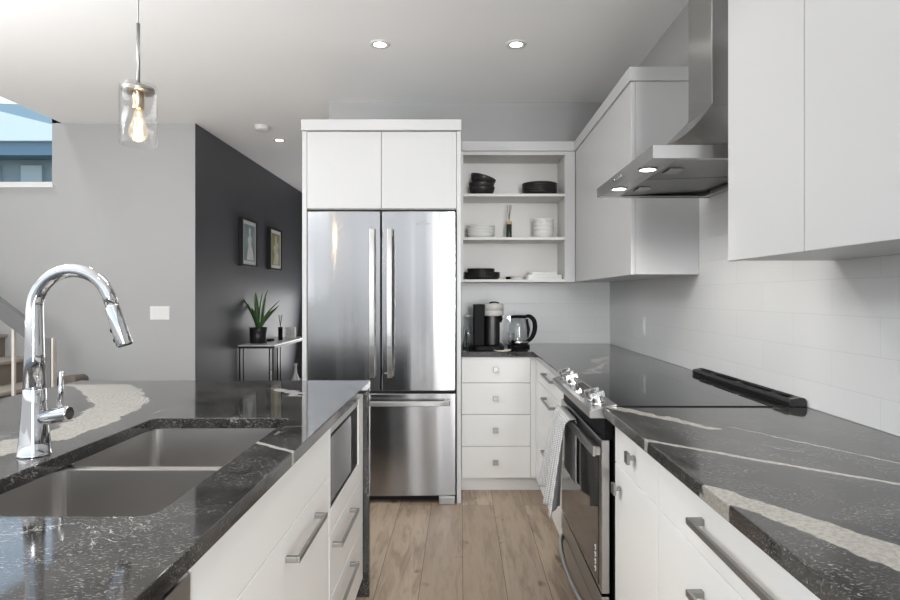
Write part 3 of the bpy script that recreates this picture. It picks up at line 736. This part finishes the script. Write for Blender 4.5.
mdor = obj('door', B((XI-.021, XI-.004, MY0, MY1+.022, .596, .828)), BLACKP, mw, .001)
obj('window_glass', B((XI-.0038, XI-.002, MY0+.012, MY1-.12, .612, .820)), pbr('mirror_glass', (.30, .30, .31), .12, .9), mdor)
obj('top_trim', B((XI-.021, XI-.002, MY0, MY1+.022, .831, .862)), STEELY, mw, .001)
sc1 = thing('sink_cabinet', (-.7, 1.34, 0), 'white island sink cabinet with a plain panel over a wide front with bar handle', 'cabinet')
obj('carcass', B((-1.0, XI-.022, .882, 1.81, .085, .66)), WHITE2, sc1)
obj('false_front', B((XI-.02, XI, .882, 1.809, .713, .877)), WHITE, sc1, .0015)
d = obj('door', B((XI-.02, XI, .882, 1.809, .087, .710)), WHITE, sc1, .0015); pull_y(d, XI, 1.36, 1.645, .65, 1)
obj('toe_kick', B((-.50, -.485, .882, 1.81, 0, .0845)), WHITE2, sc1)
di = thing('dishwasher', (-.7, .58, 0), 'stainless steel dishwasher at the near end of the island', 'dishwasher')
obj('body', B((-1.0, XI-.022, .28, .878, .085, .86)), DARKGAP, di)
obj('door', B((XI-.022, XI+.004, .282, .876, .09, .852)), STEELY, di, .002)
obj('toe_kick', B((-.50, -.485, .28, .878, 0, .0845)), BLACKP, di)
ne = thing('island_end_cabinet', (-.7, .03, 0), 'white island cabinet beyond the dishwasher, nearest the camera', 'cabinet')
obj('carcass', B((-1.0, XI-.022, -.2, .276, .085, .876)), WHITE2, ne); obj('door', B((XI-.02, XI, -.2, .276, .087, .872)), WHITE, ne, .0015)
obj('toe_kick', B((-.50, -.485, -.2, .276, 0, .0845)), WHITE2, ne)

# ============================================================ SHELF CONTENTS
def bowlprof(r, h, t=.004): return [(0, .002), (r*.55, 0), (r*.62, .003), (r*.86, h*.35), (r*.97, h*.8), (r, h), (r-t, h), (r-t-.003, h*.8), (r*.8, h*.38), (r*.5, .010), (0, .008)]
def plateprof(r, h, t=.004): return [(0, .001), (r*.60, 0), (r*.88, h*.25), (r*.985, h*.75), (r, h), (r-t, h), (r*.93, h*.7), (r*.82, h*.35), (r*.6, .0055), (0, .005)]
def proto(name, prof, mat, group, cat):
    bm = bmesh.new(); lathe(bm, prof, seg=40); o = obj(name, bm, mat); o['category'] = cat; o['group'] = group; return o
def stack(base, spots, labels):
    for i, ((x, y, z), lab) in enumerate(zip(spots, labels)):
        o = base if i == 0 else base.copy()
        if i: C.objects.link(o)
        o.location = (x, y, z); o['label'] = lab
        yield o
ys = 4.19
def X(px, y=ys): return (px-461)*y/580
# top shelf left: tilted black bowls
for o in stack(proto('bowl', bowlprof(.094, .068), CER_B, 'black bowls on the top shelf', 'bowl'), [(X(482), ys, S1)], ['lowest black bowl standing level in the left pile on the top shelf']): pass
ob2 = o.copy(); C.objects.link(ob2); ob2.location = (X(481.5), ys, S1+.030); ob2['label'] = 'middle black bowl of the left pile on the top shelf'
ob3 = o.copy(); C.objects.link(ob3); ob3.location = (X(481.0), ys, S1+.078); ob3.rotation_euler = (0, math.radians(16), 0); ob3['label'] = 'tilted black bowl on top of the left pile on the top shelf'
nm = ['lowest', 'second lowest', 'middle', 'second from the top', 'topmost']
list(stack(proto('plate', plateprof(.127, .030), CER_B, 'black dishes at the right of the top shelf', 'plate'), [(X(539.5), ys, S1+.0155*i) for i in range(5)],
     ['%s black dish of the stack at the right of the top shelf' % n for n in nm]))
# middle shelf
list(stack(proto('plate', bowlprof(.105, .038), CER_W, 'white dishes at the left of the middle shelf', 'bowl'), [(X(481), ys, S2+.019*i) for i in range(4)],
     ['%s white dish of the stack at the left of the middle shelf' % n for n in (nm[0], nm[1], nm[3], nm[4])]))
list(stack(proto('bowl', bowlprof(.074, .055), CER_W, 'white bowls at the right of the middle shelf', 'bowl'), [(X(543.5), ys, S2+.030*i) for i in range(4)],
     ['%s white bowl of the stack at the right of the middle shelf' % n for n in (nm[0], nm[1], nm[3], nm[4])]))
def diffuser(x, y, z, s, label, body, neck, n=5):
    t = thing('reed_diffuser', (x, y, z), label, 'reed diffuser'); bm = bmesh.new()
    lathe(bm, [(0, 0), (.020*s, 0), (.021*s, .002), (.021*s, .105*s), (0, .105*s)], (x, y, z), 24); obj('bottle', bm, body, t)
    bm = bmesh.new(); lathe(bm, [(0, .1055*s), (.022*s, .1055*s), (.022*s, .128*s), (.006*s, .128*s), (0, .128*s)], (x, y, z), 24); obj('cap', bm, neck, t)
    for k in range(n):
        a = k*2.4; bm = bmesh.new()
        tube(bm, [(x, y, z+.1285*s), (x+.018*s*math.cos(a), y+.012*s*math.sin(a), z+.245*s)], .0016*s, 6); obj('reed', bm, REED if n < 6 else BLACKP, t)
diffuser(X(509), ys, S2, 1.0, 'dark glass reed diffuser with a wooden cap on the middle shelf', AMBER, WOODL, 4)
# bottom shelf
list(stack(proto('plate', plateprof(.132, .026), CER_B, 'large black plates at the left of the bottom shelf', 'plate'), [(X(482), ys, S3+.014*i) for i in range(3)],
     ['%s large black plate at the left of the bottom shelf' % n for n in ('lowest', 'middle', 'topmost')]))
list(stack(proto('plate', plateprof(.100, .022), CER_B, 'small black plates at the left of the bottom shelf', 'plate'), [(X(481), ys, S3+.0465+.012*i) for i in range(2)],
     ['%s small black plate stacked on the large black plates' % n for n in ('lower', 'upper')]))
cd = thing('cup_and_saucer_set', (X(514), ys, S3), 'small white dish with a black-tipped roll lying beside it on the bottom shelf', 'dish')
bm = bmesh.new(); lathe(bm, plateprof(.052, .016), (X(517), ys-.02, S3), 28); obj('saucer', bm, CER_W, cd)
bm = bmesh.new(); lathe(bm, plateprof(.05, .012), (X(517), ys-.02, S3+.012), 28); obj('saucer', bm, pbr('pink_rim', (.62, .5, .44), .3), cd)
bm = bmesh.new(); tube(bm, [(X(505.5), ys-.03, S3+.012), (X(510), ys-.03, S3+.014)], [.011, .009], 12); obj('black_tip', bm, BLACKP, cd)
def tray(x0, x1, z0, z1, y0=4.10, y1=4.30): 
    bm = bmesh.new(); r = .02
    slab = rrect(x0, x1, y0, y1, r); prism(bm, slab, z0, z0+.004, 'z')
    inner = rrect(x0+.004, x1-.004, y0+.004, y1-.004, r-.003)
    loops = [[bm.verts.new((x, y, z)) for x, y in L] for L, z in ((slab, z0+.004), (slab, z1), (inner, z1), (inner, z0+.004))]
    for a, b in zip(loops, loops[1:]):
        for i in range(len(a)): bm.faces.new((a[i], a[(i+1) % len(a)], b[(i+1) % len(a)], b[i]))
    return bm
GW = pbr('greyish_porcelain', (.66, .67, .63), .15)
zz = S3
for i, (a, b, h, lab) in enumerate(((X(525), X(561), .017, 'lowest'), (X(525.5), X(560.5), .017, 'second'), (X(529), X(556), .018, 'small topmost'))):
    o = obj('serving_tray', tray(a, b, zz, zz+h), GW, None, org=((a+b)/2, 4.2, zz)); zz += h+.0008
    tag(o, '%s white rectangular serving tray in the pile at the right of the bottom shelf' % lab, 'tray', 'white rectangular trays')

# ============================================================ COUNTER APPLIANCES (back run)
cmx = .085
cm = thing('coffee_machine', (.17, 3.98, CT), 'black capsule coffee machine with a white brewing head', 'coffee machine')
bm = bmesh.new(); prism(bm, rrect(.085, .160, 3.90, 4.14, .008), CT, 1.212, 'z'); obj('water_tank', bm, BLACKP, cm, .002)
bm = bmesh.new(); prism(bm, rrect(.1605, .265, 3.92, 4.12, .04), CT+.03, 1.14, 'z'); obj('body', bm, pbr('gloss_black', (.010, .010, .010), .3, spec=.3), cm, .002)
bm = bmesh.new(); prism(bm, rrect(.085, .285, 3.80, 4.12, .03), CT, CT+.03, 'z'); obj('base', bm, BLACKP, cm, .003)
bm = bmesh.new(); lathe(bm, [(0, 1.135), (.060, 1.135), (.066, 1.140), (.066, 1.170), (.0645, 1.1705), (.0645, 1.1725), (.066, 1.173), (.067, 1.21), (.062, 1.218), (0, 1.22)], (.222, 3.93, 0), 40); hd2 = obj('brewing_head', bm, pbr('cream_plastic', (.62, .61, .57), .35), cm)
bm = bmesh.new(); tube(bm, [(.19, 3.90, 1.222), (.205, 3.90, 1.228), (.235, 3.90, 1.229), (.255, 3.90, 1.222)], .005, 8); obj('lever', bm, BLACKP, hd2)
bm = bmesh.new(); tube(bm, [(.262, 3.885, 1.134), (.268, 3.875, 1.115), (.262, 3.87, 1.095)], [.013, .011, .006], 10); obj('coffee_spout', bm, BLACKP, cm)
bm = bmesh.new(); lathe(bm, [(0, 0), (.045, 0), (.055, .004), (.058, .010), (.054, .0095), (.045, .005), (0, .005)], (.270, 3.785, CT+.0005), 36)
# dish sits on the counter in front of the machine base
o = obj('saucer', bm, pbr('cream_ceramic', (.72, .67, .55), .3), None, org=(.270, 3.785, CT+.0005)); tag(o, 'small round cream dish in front of the coffee machine', 'dish')
kt = thing('kettle', (.405, 4.08, CT), 'clear glass electric kettle with a black curved handle', 'kettle')
kx, ky = .405, 4.08
bm = bmesh.new(); lathe(bm, [(0, 0), (.078, 0), (.080, .006), (.078, .018), (.060, .022), (0, .022)], (kx, ky, CT)); obj('power_base', bm, BLACKP, kt)
bm = bmesh.new(); lathe(bm, [(0, .023), (.066, .023), (.072, .030), (.072, .052), (0, .052)], (kx, ky, CT)); obj('lower_collar', bm, CHROME, kt)
KG = thin_glass('kettle_glass', (.955, .965, .965), .6, base=.06)
bm = bmesh.new(); lathe(bm, [(.070, .053), (.072, .08), (.068, .14), (.056, .205), (.054, .205), (.066, .14), (.070, .08), (.068, .053), (.070, .053)], (kx, ky, CT)); obj('glass_jug', bm, KG, kt)
bm = bmesh.new(); lathe(bm, [(0, .206), (.057, .206), (.058, .216), (.045, .224), (0, .226)], (kx, ky, CT)); obj('lid', bm, BLACKP, kt)
bm = bmesh.new(); prism(bm, [(kx-.052, CT+.218), (kx-.085, CT+.216), (kx-.06, CT+.17), (kx-.052, CT+.175)], ky-.012, ky+.012, 'y'); obj('spout', bm, KG, kt)
def smooth(P, n=6):
    P = [Vector(p) for p in P]; out = []
    for i in range(len(P)-1):
        a, b, c, d = P[max(0, i-1)], P[i], P[i+1], P[min(len(P)-1, i+2)]
        for j in range(n):
            t = j/n; out.append(.5*((2*b)+(c-a)*t+(2*a-5*b+4*c-d)*t*t+(-a+3*b-3*c+d)*t**3))
    return out+[P[-1]]
bm = bmesh.new(); hp = smooth([(kx+.04, ky-.01, CT+.214), (kx+.075, ky-.01, CT+.218), (kx+.106, ky-.01, CT+.190), (kx+.114, ky-.01, CT+.14), (kx+.102, ky-.01, CT+.088), (kx+.075, ky-.01, CT+.052), (kx+.04, ky-.01, CT+.035)])
tube(bm, hp, [.010+.007*math.sin(PI*i/(len(hp)-1)) for i in range(len(hp))], 14); obj('handle', bm, BLACKP, kt)
bm = bmesh.new(); tube(bm, [(kx+.055, ky-.02, CT+.20), (kx+.068, ky-.02, CT+.12), (kx+.062, ky-.02, CT+.07)], [.007, .010, .006], 10); obj('level_strip', bm, BLACKP, kt)
gj = thing('glass_carafe', (.055, 4.16, CT), 'tall clear glass carafe behind the coffee machine, next to the fridge panel', 'carafe')
bm = bmesh.new(); lathe(bm, [(0, .0), (.036, 0), (.040, .004), (.040, .135), (.030, .15), (.030, .205), (.028, .205), (.028, .15), (.038, .133), (.038, .006), (0, .006)], (.055, 4.20, CT+.001)); obj('jug', bm, KG, gj)
bm = bmesh.new(); lathe(bm, [(0, .206), (.031, .206), (.031, .222), (0, .222)], (.055, 4.20, CT+.001)); obj('stopper', bm, CER_W, gj)
wl = thing('wire_stand', (.038, 3.98, CT), 'small black wire tripod stand at the left end of the back counter', 'stand')
bm = bmesh.new(); tube(bm, [(.012, 3.95, CT+.004), (.034, 3.98, CT+.125), (.058, 3.96, CT+.004)], .0042, 8); tube(bm, [(.034, 3.98, CT+.125), (.036, 4.03, CT+.004)], .0042, 8)
obj('wire_frame', bm, BLKMET, wl); bm = bmesh.new(); tube(bm, [(.012, 3.95, CT+.004), (.058, 3.96, CT+.004), (.036, 4.03, CT+.004), (.013, 3.951, CT+.004)], .0042, 8); obj('base_ring', bm, BLKMET, wl)
bm = bmesh.new(); lathe(bm, [(0, .0), (.015, 0), (.018, .01), (.010, .02), (0, .022)], (.067, 3.94, CT)); o = obj('capsule', bm, BLACKP, None, org=(.067, 3.94, CT)); tag(o, 'small black lump beside the wire stand left of the coffee machine', 'capsule')
bm = bmesh.new(); lathe(bm, [(0, 0), (.026, 0), (.027, .003), (.027, .004), (.005, .006), (.004, .035), (.022, .055), (.030, .085), (.026, .11), (.0245, .11), (.028, .085), (.02, .057), (0, .04)], (.335, 3.93, CT)); o = obj('stemmed_glass', bm, KG, None, org=(.335, 3.93, CT)); tag(o, 'small clear stemmed glass in front of the kettle', 'glass')

# ============================================================ HALLWAY
WXF = -2.244
def frame(y0, y1, z0, z1, label, art):
    t = thing('picture_frame', (WXF, (y0+y1)/2, (z0+z1)/2), label, 'picture frame', 'hallway pictures')
    x1 = WXF+.045; w_ = .022
    obj('frame', B((WXF, x1, y0, y0+w_, z0, z1), (WXF, x1, y1-w_, y1, z0, z1), (WXF, x1, y0+w_, y1-w_, z0, z0+w_), (WXF, x1, y0+w_, y1-w_, z1-w_, z1)), BLKMET, t, .001)
    obj('mat_board', B((WXF+.002, x1-.010, y0+w_, y1-w_, z0+w_, z1-w_)), TRIMW, t)
    m_ = .06
    pr = obj('print', B((x1-.0095, x1-.008, y0+m_, y1-m_, z0+m_, z1-m_)), art[0], t)
    yc, zc_ = (y0+y1)/2, (z0+z1)/2; sx1 = (y1-y0)/2-m_; sz1 = (z1-z0)/2-m_
    bm = bmesh.new()
    prism(bm, [(yc+a*sx1, zc_+b*sz1) for a, b in art[2]], x1-.0078, x1-.0072, 'x'); obj('figure', bm, art[1], pr)
A1 = (pbr('print_blue_grey', (.25, .33, .34), .6, var=.4, bscale=8), pbr('print_white', (.72, .74, .72), .6, var=.15, bscale=20), [(-.5, -.95), (.75, -.95), (.6, -.4), (.3, -.1), (.35, .3), (.15, .45), (.2, .75), (0, .9), (-.15, .7), (-.1, .4), (-.35, .2), (-.2, -.2), (-.4, -.5)])
A2 = (pbr('print_olive', (.30, .28, .12), .6, var=.5, bscale=10), pbr('print_grey', (.50, .50, .42), .6, var=.35, bscale=15), [(-.6, -.95), (.5, -.95), (.7, -.3), (.35, 0), (.6, .35), (.2, .5), (.25, .8), (-.05, .9), (-.3, .6), (-.2, .3), (-.6, .1), (-.3, -.4)])
frame(5.84, 6.27, 1.575, 2.07, 'left black-framed picture with a pale figure on blue-grey, on the dark hallway wall', A1)
frame(6.70, 7.13, 1.575, 2.07, 'right black-framed picture in olive tones, on the dark hallway wall', A2)
ct = thing('console_table', (-2.06, 6.45, 0), 'narrow black metal console table with a white top against the dark wall', 'console table')
tz = .776
obj('tabletop', B((-2.242, -1.876, 5.83, 7.05, tz-.012, tz)), pbr('white_marble_top', (.62, .62, .62), .25, var=.1, bscale=4), ct, .001)
obj('top_frame', B((-2.242, -1.876, 5.83, 5.845, tz-.034, tz-.0125), (-2.242, -1.876, 7.035, 7.05, tz-.034, tz-.0125), (-1.891, -1.876, 5.846, 7.034, tz-.034, tz-.0125), (-2.242, -2.227, 5.846, 7.034, tz-.034, tz-.0125)), BLKMET, ct)
for xa in (-2.235, -1.90):
    for ya in (5.832, 7.030):
        obj('leg', B((xa, xa+.018, ya, ya+.018, 0, tz-.035), (xa+(-.0 if xa < -2 else 0)+.040 if xa < -2 else xa-.032, (xa+.052) if xa < -2 else xa-.020, ya, ya+.012, 0, tz-.035)), BLKMET, ct)
obj('stretcher_shelf', B((-2.22, -1.905, 5.86, 7.02, .14, .155)), BLKMET, ct)
# plant
pt = thing('potted_snake_plant', (-2.13, 6.09, tz), 'snake plant with upright leaves in a black pot on the console table', 'potted plant')
pxx, pyy = -2.125, 6.08
bm = bmesh.new(); lathe(bm, [(0, 0), (.078, 0), (.085, .006), (.088, .165), (.080, .165), (.078, .15), (0, .15)], (pxx, pyy, tz)); obj('pot', bm, pbr('ribbed_black_pot', (.015, .015, .016), .35), pt)
bm = bmesh.new(); lathe(bm, [(0, .1505), (.077, .1505), (.07, .158), (0, .16)], (pxx, pyy, tz), 20); obj('soil', bm, SOIL, pt)
random.seed(3)
for k in range(9):
    a = k*2.4+.4; H = (.40, .30, .36, .26, .33, .24, .38, .22, .29)[k]; lean = .05+.055*(k % 3); tw_ = random.uniform(0, PI)
    bm = bmesh.new(); n = 10; L = []; R = []; Mm = []
    for i in range(n+1):
        t = i/n; w_ = .022*(math.sin(PI*min(1, t*.93+.07))**.6)+.002*(1-t)
        cx_ = pxx+.025*math.cos(a)+lean*t**1.5*math.cos(a)*1.3; cy_ = pyy+.025*math.sin(a)+lean*t**1.5*math.sin(a)*1.3; cz_ = tz+.155+H*t
        d_ = Vector((math.cos(tw_+t*.5), math.sin(tw_+t*.5), 0)); nrm = Vector((-d_.y, d_.x, 0))
        c_ = Vector((cx_, cy_, cz_)); L.append(bm.verts.new(c_-d_*w_)); R.append(bm.verts.new(c_+d_*w_)); Mm.append(bm.verts.new(c_-nrm*.005))
    for i in range(n):
        bm.faces.new((L[i], Mm[i], Mm[i+1], L[i+1])).smooth = True; bm.faces.new((Mm[i], R[i], R[i+1], Mm[i+1])).smooth = True
    lf = obj('leaf', bm, [LEAF], pt); solid(lf, .003, 0)
diffuser(-2.03, 6.52, tz, 1.15, 'black reed diffuser with spread reeds on the console table', BLACKP, BLKMET, 6)
bm = bmesh.new(); prism(bm, rrect(-2.2, -2.07, 6.30, 6.45, .03), tz, tz+.022, 'z'); o = obj('tray', bm, BLACKP, None, .003, org=(-2.13, 6.38, tz)); tag(o, 'low black dish beside the plant on the console table', 'dish')
bm = B((-2.06, -1.95, 6.80, 6.86, tz, tz+.125)); o = obj('decorative_box', bm, pbr('box_paper', (.62, .62, .6), .6, var=.3, bscale=30), None, .003, org=(-2.0, 6.83, tz)); tag(o, 'small white patterned box at the far end of the console table', 'box')
for (x, y, lab, s) in ((-2.05, 6.25, 'slim white bottle vase on the console shelf below the plant', .8), (-1.97, 6.90, 'white bottle vase with a flared neck at the far end of the console shelf', 1.25)):
    bm = bmesh.new(); lathe(bm, [(0, 0), (.035*s, 0), (.045*s, .05), (.04*s, .13), (.016*s, .20), (.012*s, .27), (.018*s, .31), (.014*s, .31), (.009*s, .26), (0, .2)], (x, y, .1555), 24)
    o = obj('vase', bm, CER_W, None, org=(x, y, .1555)); tag(o, lab, 'vase', 'white vases under the console')

# light switch on the light wall
sw = thing('light_switch', (-2.52, 4.9, 1.126), 'white triple rocker light switch on the pale wall', 'light switch')
obj('cover_plate', B((-2.624, -2.462, 4.8935, 4.8998, 1.07, 1.184)), TRIMW, sw, .0015)
for i in range(3):
    x = -2.600+i*.046
    obj('rocker', B((x, x+.033, 4.890, 4.8932, 1.094, 1.160)), CER_W, sw, .001)

# ============================================================ STAIRS
st = thing('staircase', (-3.6, 4.4, 0), 'carpeted stairs climbing to the left behind the railing', 'stairs')
for k in range(1, 9):
    xk = -2.85-.25*(k-1); z = .19*k
    obj('step', B((xk-.25 if k < 8 else -5.59, xk, 3.98, 4.897, 0 if k < 2 else .19*(k-1)-.001*0, z-.03)), CARPET, st)
    obj('tread', B((xk-.25 if k < 8 else -5.59, xk+.025, 3.98, 4.897, z-.0295, z)), pbr('carpet_light', (.33, .29, .25), .95, bump=.6, bscale=200, var=.25) if k == 1 else bpy.data.materials['carpet_light'], st, .008)
# closed sides below the steps
for k in range(2, 9):
    xk = -2.85-.25*(k-1)
    obj('under_panel', B((xk-.25 if k < 8 else -5.59, xk, 3.98, 4.897, 0, .19*(k-1)-.001)), PAINT, st)
rl = thing('stair_railing', (-2.80, 3.93, 0), 'dark grey stair railing with pale balusters at the foot of the stairs', 'railing')
obj('newel_post', B((-2.86, -2.765, 3.905, 3.955, 0, .985)), BAR, rl, .002)
obj('post_trim', B((-2.7645, -2.750, 3.91, 3.95, 0, .985)), BALU, rl, .002)
bm = bmesh.new(); prism(bm, [(-2.86, .93), (-2.86, 1.055), (-5.2, 2.81+.0), (-5.2, 2.685)], 3.90, 3.96, 'y')
obj('handrail', bm, BAR, rl, .003)
for i in range(8):
    x = -3.03-.17*i; zt = .95+(-2.86-x)*.75
    kk = max(0, math.ceil((-2.85-x)/.25)); 
    obj('baluster', B((x-.009, x+.009, 3.921, 3.939, .12+.15*0, zt+.02)), BALU, rl)
obj('stringer', B((-5.2, -2.87, 3.90, 3.975, 0, .12)), BAR, rl)
# brown upholstered bench beyond the island
bn = thing('upholstered_stool', (-2.95, 3.6, 0), 'small brown fabric stool seen just over the far left edge of the island', 'stool')
BRN = pbr('brown_fabric', (.12, .105, .09), .95, bump=.7, bscale=200, var=.3)
bm = bmesh.new(); prism(bm, [(-2.815, .10), (-2.815, .705), (-2.69, .715), (-2.66, .70), (-2.66, .10)], 4.0, 4.16, 'y'); obj('cushion', bm, BRN, bn, .02)
for x in (-2.80, -2.70):
    for y in (4.02, 4.11): obj('leg', B((x, x+.03, y, y+.03, 0, .099)), BLKMET, bn)
bn.location = (-2.74, 4.08, 0)
for c in bn.children: c.location = Vector((-2.95, 3.6, 0))-Vector((-2.74, 4.08, 0))
